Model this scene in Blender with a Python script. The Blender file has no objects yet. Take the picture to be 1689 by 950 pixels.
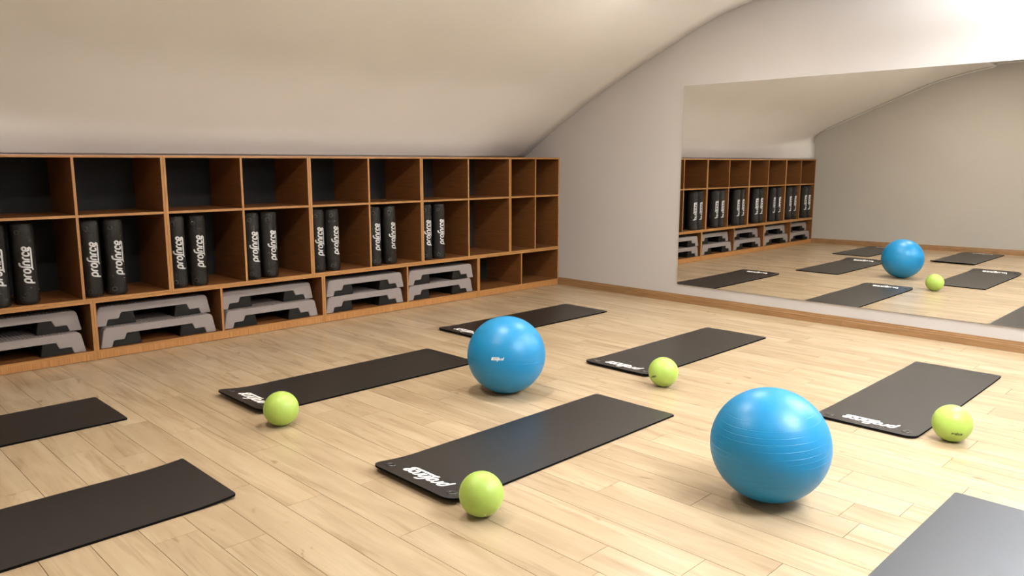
import bpy, bmesh, math, random
from mathutils import Vector, Matrix
random.seed(7)
S = 1.55                      # metres per survey unit (camera height)
PI = math.pi
COL = bpy.context.scene.collection
scene = bpy.context.scene

# ------------------------------------------------------------------ camera
YAW, PITCH, ROLL = .7833, .1615, .0006
fw = Vector((math.sin(YAW)*math.cos(PITCH), math.cos(YAW)*math.cos(PITCH), -math.sin(PITCH)))
rt = Vector((math.cos(YAW), -math.sin(YAW), 0)); up = rt.cross(fw)
rt, up = rt*math.cos(ROLL)+up*math.sin(ROLL), up*math.cos(ROLL)-rt*math.sin(ROLL)
cd = bpy.data.cameras.new('camera'); cam = bpy.data.objects.new('camera', cd); COL.objects.link(cam)
cd.sensor_width = 36; cd.lens = 1277.07/1689*36; cd.clip_start = .02
M = Matrix((rt, up, -fw)).transposed().to_4x4(); M.translation = Vector((-4.7453*S, -4.2176*S, S))
cam.matrix_world = M
scene.camera = cam

# ------------------------------------------------------------------ world, light, exposure
scene.view_settings.view_transform = 'Standard'; scene.view_settings.look = 'None'
scene.view_settings.exposure = 0.18; scene.view_settings.gamma = 1.0; scene.view_settings.use_curve_mapping = False
wd = bpy.data.worlds.new('world'); scene.world = wd; wd.use_nodes = True
wd.node_tree.nodes['Background'].inputs[0].default_value = (.75, .85, 1, 1)
wd.node_tree.nodes['Background'].inputs[1].default_value = 1.0
def area(name, loc, direction, sx, sy, power, color, shape='RECTANGLE', spread=PI):
    l = bpy.data.lights.new(name, 'AREA'); l.shape = shape; l.size = sx
    if shape in ('RECTANGLE', 'ELLIPSE'): l.size_y = sy
    l.energy = power; l.color = color; l.spread = spread
    o = bpy.data.objects.new(name, l); COL.objects.link(o); o.location = loc
    o.rotation_euler = Vector(direction).to_track_quat('-Z', 'Y').to_euler()
    return o
YN = -5.65*S                  # window wall
LAMPS = [(-1.7, -2.75), (-4.1, -2.75), (-6.0, -3.1)]      # warm recessed lamps along the shelf side
LAMP_W = 43; LAMP_C = (1, .89, .78)
PANELS = [(-3.9, -6.7, 100, 140), (-1.2, -5.6, 40, 195)]                      # cool panels out of view; hanging form and uplight added to brighten ceiling
PANEL_C = (.93, .96, 1.0)

# ------------------------------------------------------------------ helpers
class MB:
    def __init__(s): s.v = []; s.f = []
    def box(s, x0, x1, y0, y1, z0, z1):
        n = len(s.v)
        s.v += [(x0,y0,z0),(x1,y0,z0),(x1,y1,z0),(x0,y1,z0),(x0,y0,z1),(x1,y0,z1),(x1,y1,z1),(x0,y1,z1)]
        s.f += [tuple(n+i for i in q) for q in ((0,3,2,1),(4,5,6,7),(0,1,5,4),(1,2,6,5),(2,3,7,6),(3,0,4,7))]
        return s
    def prism(s, poly, a0, a1, axis='y'):
        """poly: 2D points; extruded along axis. axis y: (x,z); axis x: (y,z); axis z: (x,y)"""
        n = len(s.v); k = len(poly)
        for a in (a0, a1):
            for p in poly:
                s.v.append({'y': (p[0], a, p[1]), 'x': (a, p[0], p[1]), 'z': (p[0], p[1], a)}[axis])
        s.f.append(tuple(n+i for i in range(k))); s.f.append(tuple(n+k+i for i in reversed(range(k))))
        for i in range(k):
            j = (i+1) % k; s.f.append((n+i, n+k+i, n+k+j, n+j))
        return s
    def loft(s, rings, close=True, cap=True):
        n = len(s.v); k = len(rings[0])
        for r in rings: s.v += [tuple(p) for p in r]
        for a in range(len(rings)-1):
            for i in range(k if close else k-1):
                j = (i+1) % k
                s.f.append((n+a*k+i, n+a*k+j, n+(a+1)*k+j, n+(a+1)*k+i))
        if cap:
            s.f.append(tuple(n+i for i in reversed(range(k)))); s.f.append(tuple(n+(len(rings)-1)*k+i for i in range(k)))
        return s
    def mesh(s, name, mat=None, smooth=False, recalc=True, bevel=0):
        me = bpy.data.meshes.new(name); me.from_pydata([tuple(v) for v in s.v], [], s.f)
        bm = bmesh.new(); bm.from_mesh(me)
        if recalc: bmesh.ops.recalc_face_normals(bm, faces=bm.faces)
        if bevel:
            ed = [e for e in bm.edges if len(e.link_faces) == 2 and e.calc_face_angle(0) > .6]
            bmesh.ops.bevel(bm, geom=ed, offset=bevel, segments=2, affect='EDGES', clamp_overlap=True)
        bm.to_mesh(me); bm.free()
        if smooth:
            for p in me.polygons: p.use_smooth = True
            if smooth != True: me.set_sharp_from_angle(angle=smooth)
        if mat: me.materials.append(mat)
        me.update(); return me
    def build(s, name, mat=None, parent=None, smooth=False, recalc=True, bevel=0):
        return link(name, s.mesh(name, mat, smooth, recalc, bevel), parent)
def link(name, me, parent=None):
    o = bpy.data.objects.new(name, me); COL.objects.link(o); o.parent = parent; return o
def empty(name, loc=(0,0,0), rz=0):
    o = bpy.data.objects.new(name, None); COL.objects.link(o); o.location = loc; o.rotation_euler = (0,0,rz)
    o.empty_display_size = .1; return o
def tag(o, label=None, cat=None, group=None, kind=None):
    for k, v in (('label', label), ('category', cat), ('group', group), ('kind', kind)):
        if v: o[k] = v
    return o
def children(o): return [c for c in COL.objects if c.parent == o]
def copy_tree(o, parent=None):
    kids = children(o); c = o.copy(); COL.objects.link(c)
    if parent: c.parent = parent
    for ch in kids: copy_tree(ch, c)
    return c
def torus(mb, c, R_, r_, n=24, m=8, flat=1.0, frame=None):
    base = len(mb.v); c = Vector(c); X, Y, Z = frame or (Vector((1,0,0)), Vector((0,1,0)), Vector((0,0,1)))
    for i in range(n):
        a = 2*PI*i/n
        for j in range(m):
            b = 2*PI*j/m
            q = R_+r_*math.cos(b)
            mb.v.append(c+X*(q*math.cos(a))+Y*(q*math.sin(a))+Z*(r_*flat*math.sin(b)))
    for i in range(n):
        for j in range(m):
            mb.f.append((base+i*m+j, base+((i+1)%n)*m+j, base+((i+1)%n)*m+(j+1)%m, base+i*m+(j+1)%m))
def dome(mb, c, R_, h, n=20, rings=5, frame=None):
    c = Vector(c); X, Y, Z = frame or (Vector((1,0,0)), Vector((0,1,0)), Vector((0,0,1)))
    base = len(mb.v)
    for k in range(rings):
        t = k/rings*PI/2
        for i in range(n):
            a = 2*PI*i/n; mb.v.append(c+X*(R_*math.cos(t)*math.cos(a))+Y*(R_*math.cos(t)*math.sin(a))+Z*(h*math.sin(t)))
    mb.v.append(c+Z*h); top = len(mb.v)-1
    for k in range(rings-1):
        for i in range(n): mb.f.append((base+k*n+i, base+k*n+(i+1)%n, base+(k+1)*n+(i+1)%n, base+(k+1)*n+i))
    for i in range(n): mb.f.append((base+(rings-1)*n+i, base+(rings-1)*n+(i+1)%n, top))

# ------------------------------------------------------------------ materials
def new_mat(name):
    m = bpy.data.materials.new(name); m.use_nodes = True; nt = m.node_tree
    b = nt.nodes['Principled BSDF']; return m, nt, b
def N(nt, t, **kw):
    n = nt.nodes.new(t)
    for k, v in kw.items(): setattr(n, k, v)
    return n
def ramp(nt, fac, stops):
    r = N(nt, 'ShaderNodeValToRGB'); e = r.color_ramp.elements
    while len(e) < len(stops): e.new(.5)
    for x, (p, c) in zip(e, stops): x.position = p; x.color = (*c, 1) if len(c) == 3 else c
    nt.links.new(fac, r.inputs[0]); return r.outputs[0]
def noise(nt, vec, scale, detail=4, rough=.6, dist=0):
    n = N(nt, 'ShaderNodeTexNoise'); n.inputs['Scale'].default_value = scale; n.inputs['Detail'].default_value = detail
    n.inputs['Roughness'].default_value = rough; n.inputs['Distortion'].default_value = dist
    if vec is not None: nt.links.new(vec, n.inputs['Vector'])
    return n.outputs['Fac']
def mapping(nt, vec, scale=(1,1,1)):
    m = N(nt, 'ShaderNodeMapping'); m.inputs['Scale'].default_value = scale; nt.links.new(vec, m.inputs['Vector']); return m.outputs[0]
def mix(nt, fac, a, b, mode='MIX'):
    m = N(nt, 'ShaderNodeMix', data_type='RGBA', blend_type=mode)
    for s, v in ((m.inputs[0], fac), (m.inputs[6], a), (m.inputs[7], b)):
        if isinstance(v, (int, float)): s.default_value = v
        elif isinstance(v, tuple): s.default_value = (*v, 1)
        else: nt.links.new(v, s)
    return m.outputs[2]
def bump(nt, b, h, strength, dist=.01):
    n = N(nt, 'ShaderNodeBump'); n.inputs['Strength'].default_value = strength; n.inputs['Distance'].default_value = dist
    nt.links.new(h, n.inputs['Height']); nt.links.new(n.outputs[0], b.inputs['Normal'])
def obj_coord(nt): return N(nt, 'ShaderNodeTexCoord').outputs['Object']

def plaster(name, col, bs=.15, sc=90):
    m, nt, b = new_mat(name); o = obj_coord(nt)
    c = ramp(nt, noise(nt, o, 1.3, 3), [(.3, tuple(x*.97 for x in col)), (.7, col)])
    nt.links.new(c, b.inputs['Base Color']); b.inputs['Roughness'].default_value = .75
    b.inputs['Specular IOR Level'].default_value = .3
    bump(nt, b, noise(nt, o, sc, 3), bs, .004); return m
M_WALL = plaster('painted_plaster', (.495, .47, .45))
M_CEIL = plaster('ceiling_plaster', (.82, .805, .78), .05, 120)
M_BACKWALL = plaster('textured_paint', (.43, .40, .35), .5, 60)

def wood_mat(name, scale, dark, light, rough=.45, bs=.05):
    m, nt, b = new_mat(name); o = obj_coord(nt)
    info = N(nt, 'ShaderNodeObjectInfo')
    off = N(nt, 'ShaderNodeVectorMath', operation='ADD'); nt.links.new(o, off.inputs[0])
    cb = N(nt, 'ShaderNodeCombineXYZ'); mu = N(nt, 'ShaderNodeMath', operation='MULTIPLY'); mu.inputs[1].default_value = 37
    nt.links.new(info.outputs['Random'], mu.inputs[0])
    for i in range(3): nt.links.new(mu.outputs[0], cb.inputs[i])
    nt.links.new(cb.outputs[0], off.inputs[1])
    v = mapping(nt, off.outputs[0], scale)
    g = noise(nt, v, 1, 5, .65, .3)
    c = ramp(nt, g, [(.3, dark), (.5, tuple((a+b_)/2 for a, b_ in zip(dark, light))), (.68, light)])
    nt.links.new(c, b.inputs['Base Color']); b.inputs['Roughness'].default_value = rough
    bump(nt, b, g, bs, .002); return m
WD, WL = (.125, .046, .012), (.235, .092, .026)  # shelf wood darkened: shade inside the compartments is put into the colour
ED, EL = (.29, .130, .034), (.45, .225, .068)  # front edges of the boards, left at the lighter lit tone
M_WX = wood_mat('shaded_veneer_along_x', (4, 160, 160), WD, WL)
M_WY = wood_mat('shaded_veneer_along_y', (160, 5, 160), WD, WL)
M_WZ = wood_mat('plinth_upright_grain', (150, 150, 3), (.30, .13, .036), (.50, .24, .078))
M_EX = wood_mat('lit_edge_level', (4, 160, 160), ED, EL)
M_EZ = wood_mat('lit_edge_upright', (130, 130, 4), ED, EL)
M_BASE = wood_mat('baseboard_oak', (60, 3, 90), (.20, .105, .042), (.34, .19, .082), .4)
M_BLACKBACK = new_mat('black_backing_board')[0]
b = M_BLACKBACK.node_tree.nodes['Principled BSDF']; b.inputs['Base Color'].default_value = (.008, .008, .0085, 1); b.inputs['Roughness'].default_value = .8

# floor laminate: oak planks
def floor_mat():
    m, nt, b = new_mat('laminate_oak'); o = obj_coord(nt); info = N(nt, 'ShaderNodeObjectInfo')
    off = N(nt, 'ShaderNodeVectorMath', operation='ADD'); nt.links.new(o, off.inputs[0])
    cb = N(nt, 'ShaderNodeCombineXYZ')
    for i, k in enumerate((51.3, 23.7, 11.1)):
        mu = N(nt, 'ShaderNodeMath', operation='MULTIPLY'); mu.inputs[1].default_value = k
        nt.links.new(info.outputs['Random'], mu.inputs[0]); nt.links.new(mu.outputs[0], cb.inputs[i])
    nt.links.new(cb.outputs[0], off.inputs[1]); p = off.outputs[0]
    broad = noise(nt, mapping(nt, p, (6, .9, 1)), 1, 3, .55, 1.0)
    fine = noise(nt, mapping(nt, p, (110, 3, 1)), 1, 4, .6, .4)
    fig = noise(nt, mapping(nt, p, (15, .95, 1)), 1, 4, .55, 1.8)
    knot = noise(nt, mapping(nt, p, (9, 3.2, 1)), 1, 3, .5, 1.0)
    c = ramp(nt, broad, [(.28, (.385, .285, .175)), (.5, (.46, .355, .226)), (.72, (.515, .41, .272))])
    c = mix(nt, .42, c, ramp(nt, fig, [(.34, (.66, .59, .52)), (.47, (1, 1, 1)), (.75, (1.03, 1.02, 1))]), 'MULTIPLY')
    c = mix(nt, .16, c, ramp(nt, fine, [(.35, (.72, .67, .62)), (.6, (1, 1, 1))]), 'MULTIPLY')
    c = mix(nt, .6, c, ramp(nt, knot, [(.0, (.42, .33, .25)), (.25, (.50, .41, .32)), (.33, (1, 1, 1)), (1, (1, 1, 1))]), 'MULTIPLY')
    tone = ramp(nt, info.outputs['Random'], [(0, (.93, .92, .91)), (.5, (.97, .965, .96)), (1, (1.02, 1.01, 1.0))])
    c = mix(nt, 1.0, c, tone, 'MULTIPLY')
    nt.links.new(c, b.inputs['Base Color'])
    b.inputs['Roughness'].default_value = .27; b.inputs['Specular IOR Level'].default_value = .5
    bump(nt, b, fine, .05, .001); return m
M_FLOOR = floor_mat()
def plain(name, col, rough=.5, spec=.5, metal=0, **kw):
    m, nt, b = new_mat(name); b.inputs['Base Color'].default_value = (*col, 1); b.inputs['Roughness'].default_value = rough
    b.inputs['Specular IOR Level'].default_value = spec; b.inputs['Metallic'].default_value = metal
    for k, v in kw.items(): b.inputs[k].default_value = v
    return m
M_UNDER = plain('underlay', (.12, .09, .06), .9)
M_MIRROR = plain('silvered_glass', (.90, .905, .895), .0, .5, 1)
M_GLASSEDGE = plain('mirror_edge', (.25, .23, .2), .3)
def foam_mat(name, col, rough=.5, spec=.5):
    m, nt, b = new_mat(name); o = obj_coord(nt)
    c = ramp(nt, noise(nt, o, 5, 4), [(.3, tuple(x*.85 for x in col)), (.7, tuple(x*1.12 for x in col))])
    nt.links.new(c, b.inputs['Base Color']); b.inputs['Roughness'].default_value = rough; b.inputs['Specular IOR Level'].default_value = spec
    bump(nt, b, noise(nt, o, 420, 2), .25, .001); return m
M_MAT = foam_mat('black_foam', (.0065, .0056, .005), .37, 1.0)
M_ROLL = foam_mat('rolled_black_foam', (.0065, .0056, .005), .6, .3)
M_MATEDGE = plain('cut_foam_edge', (.004, .0038, .0035), .9, .1)
M_MATBLUE = foam_mat('blue_black_foam', (.008, .012, .020), .42, .9)
M_PRINT = plain('white_print', (.93, .92, .90), .5)
M_DARKPRINT = plain('dark_print', (.02, .02, .02), .5)
M_GROMMET = plain('dark_eyelet', (.035, .032, .03), .28, .6)
M_HOLE = plain('black_eyelet_hole', (.004, .004, .004), .15, .6)
M_GREY = plain('grey_plastic', (.27, .238, .23), .42, .4)
M_BLACKPL = plain('black_plastic', (.006, .0052, .004), .5, .3)
def ball_mat(name, col, rough, bs, sc):
    m, nt, b = new_mat(name); o = obj_coord(nt)
    c = ramp(nt, noise(nt, o, 6, 3), [(.3, tuple(x*.93 for x in col)), (.7, col)])
    nt.links.new(c, b.inputs['Base Color']); b.inputs['Roughness'].default_value = rough
    b.inputs['Coat Weight'].default_value = .0; b.inputs['Coat Roughness'].default_value = .2
    bump(nt, b, noise(nt, o, sc, 2), bs, .002); return m
M_BLUE = ball_mat('blue_vinyl', (.006, .23, .49), .40, .05, 40)
M_LIME = ball_mat('lime_vinyl', (.40, .575, .105), .42, .05, 120)
M_PLUG = plain('pale_plug', (.75, .75, .7), .4)
def wrap_mat():
    m, nt, b = new_mat('clear_shrink_wrap'); nt.nodes.remove(b); o = obj_coord(nt)
    out = nt.nodes['Material Output']
    tr = N(nt, 'ShaderNodeBsdfTransparent'); gl = N(nt, 'ShaderNodeBsdfGlossy'); gl.inputs['Roughness'].default_value = .07
    gl.inputs['Color'].default_value = (1, 1, 1, 1)
    mx = N(nt, 'ShaderNodeMixShader'); fr = N(nt, 'ShaderNodeFresnel'); fr.inputs['IOR'].default_value = 1.45
    bp = N(nt, 'ShaderNodeBump'); bp.inputs['Strength'].default_value = 1.0; bp.inputs['Distance'].default_value = .016
    h = noise(nt, mapping(nt, o, (75, 75, 42)), 1, 3, .6, .6)
    nt.links.new(h, bp.inputs['Height']); nt.links.new(bp.outputs[0], gl.inputs['Normal']); nt.links.new(bp.outputs[0], fr.inputs['Normal'])
    nt.links.new(fr.outputs[0], mx.inputs[0]); nt.links.new(tr.outputs[0], mx.inputs[1]); nt.links.new(gl.outputs[0], mx.inputs[2])
    nt.links.new(mx.outputs[0], out.inputs[0]); return m
M_WRAP = wrap_mat()
M_CHROME = plain('brushed_ring', (.75, .74, .72), .35, .5, .6)
M_LAMP, nt_, b_ = new_mat('lamp_diffuser'); b_.inputs['Emission Color'].default_value = (1, .86, .70, 1); b_.inputs['Emission Strength'].default_value = 6
M_PANEL = plain('panel_diffuser', (.8, .8, .8)); pb_ = M_PANEL.node_tree.nodes['Principled BSDF']; pb_.inputs['Emission Color'].default_value = (.93, .96, 1, 1); pb_.inputs['Emission Strength'].default_value = 4
M_WHITE = plain('white_frame', (.75, .74, .72), .4)

# ------------------------------------------------------------------ structure: floor with planks
def xw(y):                    # inner face of the back wall (metres), slightly off square
    return -4.785*S + (.12*y if y < 0 else 0)
fl = MB().box(-8.35, .0, YN, .68, -.12, -.014).build('floor', M_UNDER); tag(fl, kind='structure')
PW, PL, G = .1876, 1.328, .0009
def plank_mesh(w, l):
    mb = MB(); c = .0006; a, b2 = w-2*G, l-2*G
    mb.loft([[(G,G,-.0135),(w-G,G,-.0135),(w-G,l-G,-.0135),(G,l-G,-.0135)],
             [(G,G,-.0016),(w-G,G,-.0016),(w-G,l-G,-.0016),(G,l-G,-.0016)],
             [(G+c,G+c,0),(w-G-c,G+c,0),(w-G-c,l-G-c,0),(G+c,l-G-c,0)]])
    return mb.mesh('plank', M_FLOOR)
full = plank_mesh(PW, PL)
KNOWN = {-4.24-PW: -4.75, -4.24-2*PW: -4.355, -4.24-3*PW: -5.29, -4.24-4*PW: -5.06, -4.24-5*PW: -4.72, -4.24-7*PW: -4.056,
         -4.24-8*PW: -3.46, -4.24-9*PW: -3.109, -4.24-10*PW: -2.31, -4.24-11*PW: -2.075}
for a, b2 in ((-1.257, -4.305), (-1.81, -4.548), (-.88, -4.966), (-2.0, -5.343), (-2.75, -5.436), (-1.44, -5.31), (-3.667, -5.115), (-3.48, -5.59)):
    KNOWN[-4.24+round((a+4.24)/PW)*PW] = b2
KNOWN = {round((k+4.24)/PW): v for k, v in KNOWN.items()}
KNOWN[0] = -5.368
YS = -6.5                     # nearest row the camera can see; the rest is one part
stuff = MB()
k = -22
while True:
    x0 = -4.24+k*PW
    if x0 > -.005: break
    w = min(PW, -x0)
    ph = KNOWN.get(k, random.uniform(0, PL)-3)
    j0 = math.floor((YS-ph)/PL)
    y = ph+j0*PL
    while y < .66:
        a, e = max(y, YS), min(y+PL, .66)
        if e-a > .03:
            if w == PW and e-a > PL-1e-4: o = link('plank', full, fl)
            else: o = link('plank', plank_mesh(w, e-a), fl)
            o.location = (x0, a, 0)
        y += PL
    yy = YS
    while yy > YN+.01:
        a = max(yy-PL, YN); stuff.box(x0+.001, x0+w-.001, a+.001, yy-.001, -.0135, 0); yy -= PL
    k += 1
tag(stuff.build('plank_field', M_FLOOR, fl), kind='stuff')

# ceiling profile (y, z) in survey units, at the mirror wall (A) and at the back wall (B)
PA = [(.41,1.034),(.24,1.14),(.03,1.272),(-.31,1.465),(-.66,1.636),(-.99,1.785),(-1.23,1.889),(-1.455,1.97),(-1.78,2.04),(-2.2,2.06),(-5.65,2.06)]
PB = [(.03,1.034),(.028,1.18),(.02,1.325),(-.31,1.487),(-.66,1.64),(-.99,1.78),(-1.23,1.878),(-1.467,1.945),(-1.78,2.01),(-2.2,2.055),(-5.65,2.06)]
def cr(P, n=5):
    out = []
    for i in range(len(P)-1):
        p0 = P[max(i-1,0)]; p1 = P[i]; p2 = P[i+1]; p3 = P[min(i+2,len(P)-1)]
        if i == len(P)-2: p3 = (p2[0], p2[1]); p0 = (p1[0]+.3, p1[1])
        for k_ in range(n):
            t = k_/n
            out.append(tuple(.5*((2*b)+(-a+c)*t+(2*a-5*b+4*c-d)*t*t+(-a+3*b-3*c+d)*t**3) for a,b,c,d in zip(p0,p1,p2,p3)))
    out.append(P[-1]); return out
PC = [(.20,1.035),(.115,1.125),(0,1.235),(-.32,1.470),(-.66,1.638),(-.99,1.785),(-1.23,1.889),(-1.455,1.97),(-1.78,2.04),(-2.2,2.06),(-5.65,2.06)]
CA, CB, CC = cr(PA), cr(PB), cr(PC)
# sharp crease at the fascia top of profile B kept by plain interpolation there
NX = 40; rings = []
for i in range(NX+1):
    u = i/NX; t = max(0, (u-.70)/.30)**1.6
    ring = []
    w = min(1, u/.20); w = w*w*(3-2*w)
    for (ya, za), (yc, zc), (yb, zb) in zip(CA, CC, CB):
        ya, za = ya*(1-w)+yc*w, za*(1-w)+zc*w
        y = (ya*(1-t)+yb*t)*S; z = (za*(1-t)+zb*t)*S
        ring.append((u*xw(y), y, z))
    rings.append(ring)
mb = MB(); mb.loft(rings, close=False, cap=False)
ce = mb.build('ceiling', M_CEIL, smooth=True, recalc=False); tag(ce, kind='structure')
n0 = sum((p.normal.z for p in ce.data.polygons))
if n0 > 0: ce.data.flip_normals()
sm = ce.modifiers.new('thickness', 'SOLIDIFY'); sm.thickness = .1; sm.offset = -1

# walls
def profile_wall(name, prof, xf, th, mat):
    pts = [(y*S, z*S) for y, z in prof]
    poly = [(pts[0][0], -.02)]+pts+[(YN, -.02)]
    mb = MB(); n = len(poly)
    for d in (0, th):
        for y, z in poly: mb.v.append((xf(y)+d, y, z))
    mb.f.append(tuple(range(n))); mb.f.append(tuple(reversed(range(n, 2*n))))
    for i in range(n):
        j = (i+1) % n; mb.f.append((i, n+i, n+j, j))
    return tag(mb.build(name, mat), kind='structure')
ext = lambda P: [(.43, 1.0)]+P
profile_wall('wall_right', ext(CA), lambda y: 0.0, .12, M_WALL)
# back wall: straight piece, kinked at the shelf front
def back_wall():
    pts = [(y*S, z*S) for y, z in CB]
    # three quads strips: shelf recess part and main part
    mb = MB(); poly = [(0.0, -.02)]+[p for p in pts if p[0] < 0]+[(YN, -.02)]
    i0 = next(i for i, p in enumerate(pts) if p[0] < 0); a, b2 = pts[i0-1], pts[i0]
    zc = a[1]+(b2[1]-a[1])*(a[0]/(a[0]-b2[0])); poly.insert(1, (0.0, zc))
    n = len(poly)
    for d in (0, -.12):
        for y, z in poly: mb.v.append((xw(y)+d, y, z))
    mb.f.append(tuple(reversed(range(n)))); mb.f.append(tuple(range(n, 2*n)))
    for i in range(n):
        j = (i+1) % n; mb.f.append((i, j, n+j, n+i))
    x = xw(0); mb.box(x-.12, x, 0.0, .43*S, -.02, zc)
    return tag(mb.build('wall_back', M_BACKWALL), kind='structure')
back_wall()
mb = MB().box(xw(0), 0, .425*S, .425*S+.1, -.02, 1.034*S); tag(mb.build('wall_left', M_WALL), kind='structure')
x0, x1, zt = xw(YN)-.1, .12, 2.06*S
tag(MB().box(x0, x1, YN-.15, YN, -.02, zt).build('wall_near', M_WALL), kind='structure')

# baseboards
def board(name, a, b2, nx, ny, h=.0594*S, t=.016):
    """run from a to b2 (x,y), (nx,ny) points into the room"""
    prof = [(0,0),(t,0),(t,h*.62),(t*.82,h*.66),(t*.82,h*.80),(t*.6,h*.83),(t*.5,h),(0,h)]
    r = []
    for p in (a, b2): r.append([(p[0]+nx*d, p[1]+ny*d, z) for d, z in prof])
    mb = MB().loft(r); return mb.build(name, M_BASE)
ys = -2.34*S
o1 = tag(board('baseboard_right', (0,-.004), (0,ys+.0008), -1, 0), kind='structure')
board('board_length', (0,ys-.0008), (0,YN), -1, 0).parent = o1
ob = tag(board('baseboard_back', (xw(0),-.001), (xw(YN),YN), 1, 0), kind='structure')
tag(board('baseboard_near', (xw(YN)+.03,YN), (-.02,YN), 0, 1), kind='structure')
# thin white bead where back wall meets ceiling
mb = MB(); r = []
for y, z in CB[12:]:
    Y, Z = y*S, z*S; x = xw(Y)
    r.append([(x+.001, Y, Z-.001), (x+.014, Y, Z-.001), (x+.014, Y+.004, Z-.012), (x+.001, Y+.004, Z-.012)])
mb.loft(r); tag(mb.build('trim_1', M_WHITE), kind='structure')

# mirror on the right wall
mi = empty('wall_mirror', (-.001, -2.9*S, .1316*S))
tag(mi, 'large frameless mirror fixed to the wall right of the cubby shelves', 'mirror')
y1, y0, z0, z1 = -1.1475*S+2.9*S, -4.9*S+2.9*S, 0, (1.5185-.1316)*S
MB().box(-.006, 0, y0, y1, z0, z1).build('backing', M_GLASSEDGE, mi)
MB().box(-.012, -.006, y0+.001, y1-.001, z0+.001, z1-.001).build('mirror_glass', M_MIRROR, mi)

# ------------------------------------------------------------------ lettering: monoline italic word
def arc(cx, cy, rx, ry, a0, a1, n=8):
    return [(cx+rx*math.cos(math.radians(a0+(a1-a0)*i/n)), cy+ry*math.sin(math.radians(a0+(a1-a0)*i/n))) for i in range(n+1)]
def oval(x, w=.72):
    r = w/2; return arc(x+r, .64, r, .36, 0, 180)+arc(x+r, .36, r, .36, 180, 360)+[(x+w, .64)]
STROKES = [
 [(0,-.62),(0,.60)]+arc(.36,.64,.36,.36,180,0)+arc(.36,.36,.36,.36,0,-90,5)+[(.05,0)],
 [(1.12,0),(1.12,.62)]+arc(1.46,.62,.34,.38,180,75,6),
 oval(1.86),
 [(2.98,-.38),(2.98,1.16)]+arc(3.33,1.16,.35,.46,180,95,6)+[(3.62,1.62)],
 [(3.42,.02),(3.42,.62)]+arc(3.76,.62,.34,.38,180,0)+[(4.10,.02)],
 [(4.5,.02),(4.5,.62)]+arc(4.84,.62,.34,.38,180,75,6),
 arc(5.54,.62,.34,.38,20,180,6)+arc(5.54,.40,.34,.38,180,320,6),
 [(6.22,.46),(6.78,.46),(6.82,.64)]+arc(6.50,.66,.34,.36,0,180,7)+arc(6.50,.40,.34,.38,180,320,6),
 [(6.86,-.02)]+arc(6.55,-.08,.32,.28,0,-90,5)+[(5.6,-.36),(4.6,-.36),(3.6,-.36),(3.0,-.36),(2.62,-.52)],
]
SW = .33
def lettering(name, mapf, width, mat, parent, slant=.22, tall=1.0):
    """flat print; mapf(u,v) -> point on the surface. u is along reading direction, centred, metres"""
    k = width/7.1; mb = MB(); f = lambda x, y: mapf((x+slant*y-3.5)*k, (y-.35)*k*tall)
    h = SW/2
    for st in STROKES:
        pts = []
        for i in range(len(st)-1):
            a, b2 = st[i], st[i+1]; L = math.hypot(b2[0]-a[0], b2[1]-a[1]); n = max(1, int(L/.35))
            pts += [(a[0]+(b2[0]-a[0])*j/n, a[1]+(b2[1]-a[1])*j/n) for j in range(n)]
        pts.append(st[-1]); base = len(mb.v)
        for i, p in enumerate(pts):
            q0 = pts[max(i-1,0)]; q1 = pts[min(i+1,len(pts)-1)]
            dx, dy = q1[0]-q0[0], q1[1]-q0[1]; L = math.hypot(dx, dy) or 1
            nx, ny = -dy/L*h, dx/L*h
            mb.v.append(f(p[0]+nx, p[1]+ny)); mb.v.append(f(p[0]-nx, p[1]-ny))
        for i in range(len(pts)-1):
            mb.f.append((base+2*i, base+2*i+1, base+2*i+3, base+2*i+2))
        for e, q in ((pts[0], pts[1]), (pts[-1], pts[-2])):      # rounded stroke ends
            a0 = math.atan2(e[1]-q[1], e[0]-q[0]); b0 = len(mb.v)
            for t in range(7):
                a = a0-PI/2+PI*t/6; mb.v.append(f(e[0]+h*.6*math.cos(a) if t not in (0,6) else e[0]+h*math.cos(a), e[1]+h*.6*math.sin(a) if t not in (0,6) else e[1]+h*math.sin(a)))
            mb.f.append(tuple(range(b0, b0+7)))
    o = mb.build(name, mat, parent, recalc=False); return o

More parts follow.
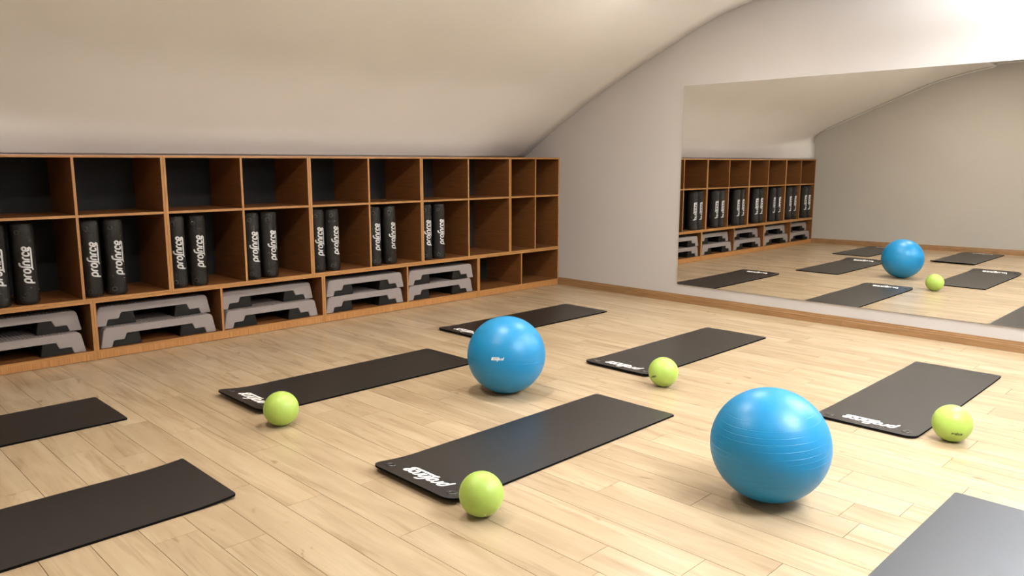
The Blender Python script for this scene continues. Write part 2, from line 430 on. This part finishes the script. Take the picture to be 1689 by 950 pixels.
# ------------------------------------------------------------------ cubby shelves
T = .0128*S; D0, D1 = .004, .405*S
Z_UT, Z_MID, Z_UB, Z_LT = 1.033*S, .7325*S, .3185*S, .3055*S-.0008
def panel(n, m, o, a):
    '''board darkened to carry the cubby shade; front edge keeps the lit tone'''
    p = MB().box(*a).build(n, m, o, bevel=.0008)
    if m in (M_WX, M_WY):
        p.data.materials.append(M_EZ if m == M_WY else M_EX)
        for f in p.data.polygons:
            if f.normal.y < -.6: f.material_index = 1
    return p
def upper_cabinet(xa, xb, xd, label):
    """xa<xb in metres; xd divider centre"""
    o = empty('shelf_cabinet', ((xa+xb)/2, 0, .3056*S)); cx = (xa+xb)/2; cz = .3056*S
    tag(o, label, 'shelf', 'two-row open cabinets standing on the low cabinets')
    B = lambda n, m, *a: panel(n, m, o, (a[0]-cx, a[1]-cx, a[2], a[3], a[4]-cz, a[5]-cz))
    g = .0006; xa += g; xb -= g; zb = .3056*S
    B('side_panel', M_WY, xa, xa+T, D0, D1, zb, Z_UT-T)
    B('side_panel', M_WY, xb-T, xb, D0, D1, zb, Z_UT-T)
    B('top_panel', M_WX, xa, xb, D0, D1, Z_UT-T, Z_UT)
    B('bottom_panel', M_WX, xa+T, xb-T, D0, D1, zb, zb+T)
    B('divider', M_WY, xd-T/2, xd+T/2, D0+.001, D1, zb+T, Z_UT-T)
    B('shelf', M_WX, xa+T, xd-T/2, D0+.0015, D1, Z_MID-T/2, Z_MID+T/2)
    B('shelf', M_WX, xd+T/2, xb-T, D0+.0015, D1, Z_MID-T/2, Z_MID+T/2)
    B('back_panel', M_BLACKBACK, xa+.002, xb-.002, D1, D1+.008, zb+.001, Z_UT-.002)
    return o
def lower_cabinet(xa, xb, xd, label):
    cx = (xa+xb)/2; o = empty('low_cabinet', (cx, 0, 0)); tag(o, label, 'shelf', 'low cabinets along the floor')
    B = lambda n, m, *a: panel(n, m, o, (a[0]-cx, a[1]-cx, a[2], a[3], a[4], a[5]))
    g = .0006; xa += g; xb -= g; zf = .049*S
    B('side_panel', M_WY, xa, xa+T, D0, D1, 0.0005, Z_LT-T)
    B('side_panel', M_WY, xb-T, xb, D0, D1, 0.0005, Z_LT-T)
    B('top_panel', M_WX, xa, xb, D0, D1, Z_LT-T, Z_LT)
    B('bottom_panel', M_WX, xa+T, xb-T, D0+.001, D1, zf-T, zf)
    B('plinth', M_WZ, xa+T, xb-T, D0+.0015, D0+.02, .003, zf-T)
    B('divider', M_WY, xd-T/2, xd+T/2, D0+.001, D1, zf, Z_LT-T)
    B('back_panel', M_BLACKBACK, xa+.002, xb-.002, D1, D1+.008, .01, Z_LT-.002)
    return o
XE = -4.78
ub = [(-.5625, -.001, -.2815, 'narrow two-column open cabinet in the corner by the mirror wall'),
      (-1.4145, -.5625, -.986, 'open cabinet with mat rolls in its left column only, next to the narrow corner one'),
      (-2.274, -1.4145, -1.845, 'third open cabinet from the corner, behind and left of the far blue ball'),
      (-3.136, -2.274, -2.705, 'fourth open cabinet from the corner, two pairs of wrapped mat rolls in it'),
      (-3.997, -3.136, -3.568, 'open cabinet at the left picture edge with rolls in both middle compartments'),
      (XE, -3.997, -4.388, 'last open cabinet at the far end, seen only in the mirror')]
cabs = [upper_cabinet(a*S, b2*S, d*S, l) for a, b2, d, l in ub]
hk = MB(); dome(hk, ((-.2815*S+T/2)-cabs[0].location.x, .05, .392*S-.3056*S), .016, .014, frame=(Vector((0,1,0)), Vector((0,0,1)), Vector((1,0,0))))
hk.box((-.2815*S+T/2)-cabs[0].location.x, (-.2815*S+T/2+.01)-cabs[0].location.x, .03, .055, .372*S-.3056*S, .388*S-.3056*S)
hk.build('catch', M_BLACKPL, cabs[0])
lb = [(-.893, -.001, -.436, 'empty low cabinet in the corner by the mirror wall'),
      (-2.2055, -.893, -1.551, 'low cabinet holding two stacks of steps, next to the empty one'),
      (-3.531, -2.2055, -2.862, 'low cabinet holding two stacks of steps, third from the corner'),
      (XE, -3.531, -4.190, 'low cabinet running out of the picture at the left')]
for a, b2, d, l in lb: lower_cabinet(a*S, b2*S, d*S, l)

# ------------------------------------------------------------------ step platforms
def make_step():
    L, H, Dp = .607*S, .1025*S, .30*S
    root = empty('step_platform')
    u = S
    prof = [(0,0),(.018,.090),(.030,.1025),(.577,.1025),(.589,.092),(.607,0),(.552,0),(.541,.032),(.487,.032),(.474,.064),(.130,.064),(.118,.033),(.064,.033),(.053,0)]
    prof = [(x*u-L/2, z*u) for x, z in prof]
    MB().prism(prof, 0, Dp).build('platform', M_GREY, root, smooth=.7, bevel=.004)
    mb = MB()
    n = 30
    for i in range(n):
        x = -L*.40+L*.80*i/(n-1); mb.box(x-.004, x+.004, .035, Dp-.035, H, H+.0035)
    mb.build('tread', M_GREY, root)
    for s in (1, -1):
        r = [(.415,.0635),(.4735,.0635),(.4865,.0315),(.5405,.0315),(.5515,.0005),(.404,.0005)]
        r = [((x*u-L/2)*s, z*u) for x, z in r]
        MB().prism(r, .006, Dp-.006).build('riser', M_BLACKPL, root, bevel=.003)
    return root
step0 = make_step(); first = True
PLACE = ['second compartment group from the mirror wall', '']
SG = 'grey step platforms stacked in pairs in the low cabinets'
stacks = [  # right end of lower step, right end of upper, x scale, depth, phrase
 (-.937, -.931, 1, 'stack of steps nearest the mirror wall'),
 (-1.577, -1.571, 1, 'stack of steps second from the mirror wall'),
 (-2.242, -2.246, 1, 'middle stack of steps below the third cabinet'),
 (-2.897, -2.904, 1, 'stack of steps below the first complete pair of rolls at left'),
 (-3.574, -3.574, 1, 'stack of steps cut by the left picture edge'),
 (-4.199, -4.199, .93, 'far stack of steps seen only in the mirror')]
for lo, hi, sx, ph in stacks:
    for lev, xr in ((0, lo), (1, hi)):
        o = step0 if first else copy_tree(step0); first = False
        o.location = ((xr-.607*sx/2)*S, (.022+.045*(lev if lo < -2 else 0))*S, .049*S+lev*(.1025*S+.0036)+.0006)
        o.scale = (sx, 1, 1)
        tag(o, ('lower' if lev == 0 else 'upper')+' grey step, '+ph, 'exercise step', SG)

# ------------------------------------------------------------------ mat rolls
RH = .385*S
def make_roll(r, seed, text=True):
    rnd = random.Random(seed); root = empty('mat_roll')
    n = 48; rings = []
    ph = rnd.uniform(0, 6.28)
    def rad(a):                 # spiral outline with one outer lap, slightly flattened
        t = ((a-2.4) % (2*PI))/(2*PI)
        return r*(1-.05*t)*(1+.02*math.cos(2*(a-ph)))
    def env(z): # pinched ends, slightly lumpy
        e = min(z, RH-z)/(.035)
        return 1-.16*max(0, 1-e)**2
    zs = [0, .004, .012, .022, .035, .06]+[RH*i/10 for i in range(2, 9)]+[RH-.06, RH-.035, RH-.022, RH-.012, RH-.004, RH]
    for z in zs:
        rings.append([(rad(2*PI*i/n)*env(z)*math.cos(2*PI*i/n), rad(2*PI*i/n)*env(z)*math.sin(2*PI*i/n), z) for i in range(n)])
    MB().loft(rings).build('rolled_mat', M_ROLL, root, smooth=.8)
    # end spiral groove on top
    mb = MB(); pts = []
    for i in range(90):
        a = i/90*PI*7; q = r*(.12+.66*i/90); pts.append(Vector((q*math.cos(a), q*math.sin(a), RH)))
    for i in range(89):
        p, q = pts[i], pts[i+1]; d = (q-p).normalized(); s = Vector((-d.y, d.x, 0))*.0022; b0 = len(mb.v)
        mb.v += [p+s, p-s, q-s, q+s, p+s+Vector((0,0,.003)), p-s+Vector((0,0,.003)), q-s+Vector((0,0,.003)), q+s+Vector((0,0,.003))]
        mb.f += [tuple(b0+t for t in f) for f in ((4,5,6,7),(0,1,5,4),(2,3,7,6))]
    mb.build('spiral_edge', M_ROLL, root, recalc=False)
    for z in (.050, RH-.055):
        a = -PI/2-.62; c = Vector((math.cos(a), math.sin(a), 0)); fr = (Vector((-math.sin(a), math.cos(a), 0)), Vector((0,0,1)), c)
        mb = MB(); torus(mb, c*(rad(a)*.985)+Vector((0,0,z)), .0145, .005, 20, 6, .8, fr)
        g = mb.build('eyelet', M_GROMMET, root, smooth=True)
        mb = MB(); dome(mb, c*(rad(a)*.992)+Vector((0,0,z)), .011, .002, 16, 3, fr); mb.build('eyelet_hole', M_HOLE, g, smooth=True)
    if text:
        R_ = r*1.0+.0012; a0 = -PI/2+.10
        def mp(u, v):           # reading upwards: u -> z ; v (letter up) -> to the left
            a = a0-v/R_; q = max(rad(a), 0)+.0012
            return (q*math.cos(a), q*math.sin(a), RH*.5+.000+u)
        lettering('print', mp, .272, M_PRINT, root, .18, 1.12)
    # crinkled clear wrap around it
    rings = []; n = 56
    zs = [-.0005, .006, .014, .025, .04, .06]+[RH*i/16 for i in range(2, 15)]+[RH-.06, RH-.04, RH-.025, RH-.012, RH+.004, RH+.012, RH+.014]
    for kz, z in enumerate(zs):
        zz = min(max(z, 0), RH); ring = []
        near = max(0, 1-min(zz, RH-zz)/.09)
        shrink = 1 if z <= RH+.005 else (.8 if z < RH+.013 else .35)
        for i in range(n):
            a = 2*PI*i/n
            q = rad(a)*env(zz)+.0028+near*rnd.uniform(0, .006)+rnd.uniform(0, .0008)
            ring.append((q*shrink*math.cos(a), q*shrink*math.sin(a), z+(rnd.uniform(-.003, .003)*near if 0 < kz < len(zs)-1 else 0) if z > .001 else .0004))
        rings.append(ring)
    MB().loft(rings).build('plastic_wrap', M_WRAP, root, smooth=.22)
    return root
protos = [make_roll(.0480*S, 1), make_roll(.0455*S, 2), make_roll(.046*S, 3, False)]
used = [False]*3
def place_roll(kind, x, y, rz, lean, label):
    o = copy_tree(protos[kind]) if used[kind] else protos[kind]; used[kind] = True
    o.location = (x*S, y*S, .3056*S+T+.0012); o.rotation_euler = (lean[0], lean[1], rz)
    tag(o, label, 'yoga mat', 'rolled mats in clear wrap in the middle row'); return o
cols = [  # (x left roll, x right roll, name)
 (-1.344, -1.225, 'compartment nearest the mirror wall that holds rolls'),
 (-1.778, -1.648, 'second roll compartment from the mirror wall'),
 (-2.202, -2.098, 'third roll compartment from the mirror wall'),
 (-2.637, -2.523, 'fourth roll compartment from the mirror wall'),
 (-3.069, -2.956, 'fifth roll compartment from the mirror wall'),
 (-3.500, -3.386, 'sixth roll compartment from the mirror wall'),
 (-3.915, -3.792, 'compartment cut by the left picture edge'),
 (-4.325, -4.205, 'compartment seen only in the mirror, second from its far end'),
 (-4.712, -4.595, 'compartment seen only in the mirror, at its far end')]
rr = random.Random(4)
for i, (a, b2, ph) in enumerate(cols):
    for k_, x, side in ((1, a, 'left'), (0, b2, 'right')):
        place_roll(k_, x-.003, .062+rr.uniform(-.006, .008), rr.uniform(-.10, .12), (0, 0), '%s front roll, %s' % (side, ph))
    if i >= 1:
        for k_, x, side in ((2, a+.004, 'left'), (2, b2+.006, 'right')):
            o = place_roll(k_, x, .178+rr.uniform(-.006, .008), rr.uniform(0, 6), (0, 0), '%s rear roll, %s' % (side, ph))
            if i == 3 and side == 'right':
                lm = MB()
                for z0, z1 in ((.155, .195), (.215, .245)):
                    for q in range(6):
                        a1, a2 = -1.15-o.rotation_euler.z+q*.13, -1.15-o.rotation_euler.z+(q+1)*.13; R_ = .046*S*1.02+.007
                        n_ = len(lm.v); lm.v += [(R_*math.cos(a1),R_*math.sin(a1),z0),(R_*math.cos(a2),R_*math.sin(a2),z0),(R_*math.cos(a2),R_*math.sin(a2),z1),(R_*math.cos(a1),R_*math.sin(a1),z1)]; lm.f.append((n_,n_+1,n_+2,n_+3))
                lm.build('paper_label', M_PRINT, o, recalc=False)

# ------------------------------------------------------------------ yoga mats on the floor
TH = .011
def make_mat(x0, x1, y0, y1, label, curl=.022, rcurl=.0, mat=None, text=True, rz=0, seed=0):
    """x0 end carries the print; metres"""
    mat = mat or M_MAT; L, W = x1-x0, y1-y0; cx, cy = (x0+x1)/2, (y0+y1)/2
    root = empty('exercise_mat', (cx, cy, 0), rz)
    tag(root, label, 'exercise mat', 'dark exercise mats on the floor')
    rnd = random.Random(seed); wv = rnd.uniform(0, 6)
    def zl(x):                   # lift along the mat
        d = x+L/2; e = L/2-x
        return .0006+curl*max(0, 1-d/.30)**2.0+rcurl*max(0, 1-e/.22)**2
    def hw(x):                   # half width with rounded corners
        d = x+L/2; e = L/2-x; h = W/2
        if d < .062: h -= .062-math.sqrt(max(0, .062**2-(.062-d)**2))
        if e < .014: h -= .014-math.sqrt(max(0, .014**2-(.014-e)**2))
        return h
    xs = [0, .001, .003, .007, .012, .019, .028, .040, .062, .09, .12, .16, .2, .25, .3]
    st = [-L/2+v for v in xs]+[-L/2+.3+(L-.6)*i/14 for i in range(1, 14)]+[L/2-v for v in (.3, .22, .16, .1, .06, .03, .014, .009, .005, .002, .0006, 0)]
    rings = []; c = .0008; ny = 9
    for i, x in enumerate(st):
        h = hw(x); z = zl(x); ring = []
        for j in range(ny): ring.append((x, -h+c+(2*h-2*c)*j/(ny-1), z+TH))
        ring += [(x, h, z+TH-c), (x, h, z+c)]
        for j in range(ny): ring.append((x, h-c-(2*h-2*c)*j/(ny-1), z))
        ring += [(x, -h, z+c), (x, -h, z+TH-c)]
        rings.append(ring)
    sh = MB().loft(rings).build('foam_sheet', mat, root, smooth=.5); sh.data.materials.append(M_MATEDGE)
    for f in sh.data.polygons:
        if f.normal.z < .8: f.material_index = 1
    if text:
        for sy in (-1, 1):
            gx, gy = -L/2+.058*S/1.0*.86, sy*(W/2-.046*S); z = zl(gx)+TH
            sl = (zl(gx+.01)-zl(gx-.01))/.02; X = Vector((1, 0, sl)).normalized(); Y = Vector((0, 1, 0)); Zv = X.cross(Y)
            mb = MB(); torus(mb, (gx, gy, z+.0002), .0195, .0085, 28, 8, .5, (X, Y, Zv)); g = mb.build('eyelet', M_GROMMET, root, smooth=True)
            mb = MB(); dome(mb, (gx, gy, z+.0002), .0125, .0022, 20, 4, (X, Y, Zv)); mb.build('eyelet_hole', M_HOLE, g, smooth=True)
        tx = -L/2+.078*S
        def mp(u, v):            # letters stand with their heads to the x0 end, read towards +y
            x = tx-v; return (x, u, zl(x)+TH+.0005)
        lettering('print', mp, .300, M_PRINT, root, .22, 1.15)
    return root
LM = 1.174
def U(x1, y1, y0, label, L=LM, **kw): return make_mat((x1-L)*S, x1*S, y0*S, y1*S, label, **kw)
U(-.672, -.660, -1.040, 'black exercise mat farthest back, partly behind the far blue ball', curl=.012, rcurl=.003, seed=1)
U(-.645, -1.786, -2.172, 'brownish black mat in front of the mirror with a lime ball at its near edge', curl=.014, seed=2)
U(-2.195, -1.012, -1.408, 'long black mat running up to the left side of the far blue ball', curl=.030, seed=3)
U(-2.195, -2.176, -2.576, 'black mat in the middle foreground with a lime ball at its near corner', curl=.026, seed=4)
U(-.635, -2.967, -3.345, 'dark grey mat at the right, behind the near blue ball', curl=.006, rcurl=.006, seed=5)
U(-3.755, -.698, -1.088, 'black mat at the left picture edge nearest the shelves', L=1.09, text=True, curl=.0, seed=6)
U(-3.782, -1.680, -2.078, 'black mat at the lower left with its near right corner lifting', curl=.0, rcurl=.014, seed=7, L=1.168)
U(-2.213, -3.591, -3.985, 'blue-black mat cut by the bottom right picture corner', curl=.004, mat=M_MATBLUE, seed=8)

# ------------------------------------------------------------------ balls
def ortho(n, rd):
    n = Vector(n).normalized(); r_ = Vector(rd); r_ = (r_-n*r_.dot(n)).normalized(); return n, r_, n.cross(r_)
def make_ball(name, cx, cy, r, mat, label, cat, group, ribs=0, tilt=(0,0), squash=1.0, flat=.0015):
    root = empty(name, (cx*S, cy*S, 0)); tag(root, label, cat, group)
    R_ = r*S; H = R_*squash; nu, nv = (160, 110) if ribs else (64, 40)
    rot = Matrix.Rotation(tilt[0], 3, 'X') @ Matrix.Rotation(tilt[1], 3, 'Y')
    cen = Vector((0, 0, H-flat)); rings = []
    def surf(d):                 # direction -> point
        q = Vector((d.x*R_, d.y*R_, d.z*H))+cen
        if q.z < .0004: q.z = .0004
        return q
    rn = random.Random(int(cx*100))
    rib = [(-.42+1.08*i/(ribs-1)+rn.uniform(-.012,.012), rn.uniform(.5, 1.3)) for i in range(ribs)] if ribs else []
    vs = []
    ths = [PI*k_/nv for k_ in range(1, nv)]
    for zr, am in rib: ths += [math.acos(zr+d_) for d_ in (-.010, -.006, -.003, -.0012, .0012, .0035, .006, .009, .012, .016)]
    for th in sorted(ths):
        ring = []
        zz = math.cos(th); e = 0
        for zr, am in rib: e += am*.00065*(math.exp(-((zz-zr)/.0032)**2)-.9*math.exp(-((zz-zr-.007)/.0032)**2))
        for i in range(nu):
            a = 2*PI*i/nu
            d = rot @ Vector((math.sin(th)*math.cos(a), math.sin(th)*math.sin(a), zz))
            q = surf(d); q += d*e*(.6+.4*math.sin(3*a+zz*9))
            if q.z < .0004: q.z = .0004
            ring.append(q)
        rings.append(ring)
    mb = MB(); mb.loft(rings, cap=False)
    b0 = 0; t = len(mb.v); mb.v.append(surf(rot @ Vector((0,0,1)))); mb.v.append(surf(rot @ Vector((0,0,-1))))
    last = (len(rings)-1)*nu
    for i in range(nu):
        mb.f.append((t, (i+1)%nu, i)); mb.f.append((t+1, last+i, last+(i+1)%nu))
    mb.build('shell', mat, root, smooth=True)
    return root, surf, R_, H
def ball_print(b, n, rd, width, mat):
    root, surf, R_, H = b; n, rx, uy = ortho(n, rd); uy = n.cross(rx)
    def mp(u, v):
        d = (n+rx*(u/R_)+uy*(v/R_)).normalized(); return surf(d)+d*.0008
    lettering('print', mp, width, mat, root)
def plug(b, n, r_=.006):
    root, surf, R_, H = b; n = Vector(n).normalized(); x = n.orthogonal().normalized()
    mb = MB(); dome(mb, surf(n)-n*.0005, r_, .002, 14, 3, (x, n.cross(x), n)); mb.build('valve_plug', M_PLUG, root, smooth=True)
G1, G2 = 'large blue exercise balls', 'small lime green balls beside the mats'
b1 = make_ball('exercise_ball', -2.435, -1.863, .171, M_BLUE, 'blue exercise ball farther from the camera, white print on its side', 'exercise ball', G1, ribs=11, tilt=(.05, .06), squash=.985)
ball_print(b1, (-.833,-.537,.134), (-.3,.45,-.02), .082, M_PRINT)
b2_ = make_ball('exercise_ball', -2.643, -3.198, .1735, M_BLUE, 'big blue exercise ball in the right foreground', 'exercise ball', G1, ribs=11, tilt=(-.05, -.06), squash=.975)
g1 = make_ball('small_ball', -3.356, -1.567, .0662, M_LIME, 'lime ball at the printed end of the long mat left of the far blue ball', 'ball', G2)
plug(g1, (.079,-.114,.99), .005)
g2 = make_ball('small_ball', -3.333, -2.676, .0645, M_LIME, 'lime ball nearest the camera, at the corner of the middle foreground mat', 'ball', G2)
plug(g2, (-.401,-.656,-.639))
g3 = make_ball('small_ball', -1.872, -2.300, .0665, M_LIME, 'lime ball in the middle distance, by the mat in front of the mirror', 'ball', G2)
ball_print(g3, (-.954,.10,-.16), (-.08,-.45,.22), .045, M_DARKPRINT)
g4 = make_ball('small_ball', -1.713, -3.436, .0665, M_LIME, 'lime ball farthest right, dark print low on its side', 'ball', G2)
ball_print(g4, (-.816,-.493,-.302), (.245,-.39,-.01), .056, M_DARKPRINT)

# ------------------------------------------------------------------ ceiling lamps
for i, (x, y) in enumerate(LAMPS):
    P = CA; zc = 2.06*S
    for (ya, za), (yb, zb) in zip(P, P[1:]):
        if yb*S <= y <= ya*S: zc = (za+(zb-za)*(y/S-ya)/(yb-ya))*S
    o = empty('ceiling_lamp', (x, y, zc-.03)); tag(o, 'round ceiling lamp above the shelf side, '+['nearest the mirror wall', 'in the middle of the row', 'nearest the back wall'][i], 'ceiling lamp', 'round ceiling lamps')
    mb = MB(); torus(mb, (0,0,0), .155, .016, 32, 8, .9); mb.build('ring', M_CHROME, o, smooth=True)
    mb = MB(); mb.prism([(.145*math.cos(2*PI*k_/32), .145*math.sin(2*PI*k_/32)) for k_ in range(32)], -.004, .02, 'z'); mb.build('diffuser', M_LAMP, o)
    area('lamp_light', (x, y, zc-.05), (0, 0, -1), .28, .28, LAMP_W, LAMP_C, 'DISK')
for i, (x, y, PANEL_W, PANEL_UP) in enumerate(PANELS):
    zc = 2.06*S-.55; h = .42
    o = empty('added_panel', (x, y, zc)); tag(o, 'added hanging light panel '+['over the camera side', 'close to the mirror wall'][i], 'ceiling lamp', 'added hanging light panels')
    mb = MB()
    for q in ((-h,h,-h,-h+.03),(-h,h,h-.03,h),(-h,-h+.03,-h+.03,h-.03),(h-.03,h,-h+.03,h-.03)): mb.box(*q, -.04, 0)
    mb.build('frame', M_WHITE, o)
    mb = MB()
    for sx in (-.3, .3): mb.box(sx-.002, sx+.002, -.002, .002, -.012, .549)
    mb.build('cord', M_WHITE, o)
    MB().box(-h+.031, h-.031, -h+.031, h-.031, -.03, -.01).build('diffuser', M_PANEL, o)
    area('panel_light', (x, y, zc-.045), (0, 0, -1), .78, .78, PANEL_W, PANEL_C, 'SQUARE')
    area('ceiling_fill', (x, y, zc+.02), (0, 0, 1), .78, .78, PANEL_UP, PANEL_C, 'SQUARE')  # fill added to lift the ceiling from below
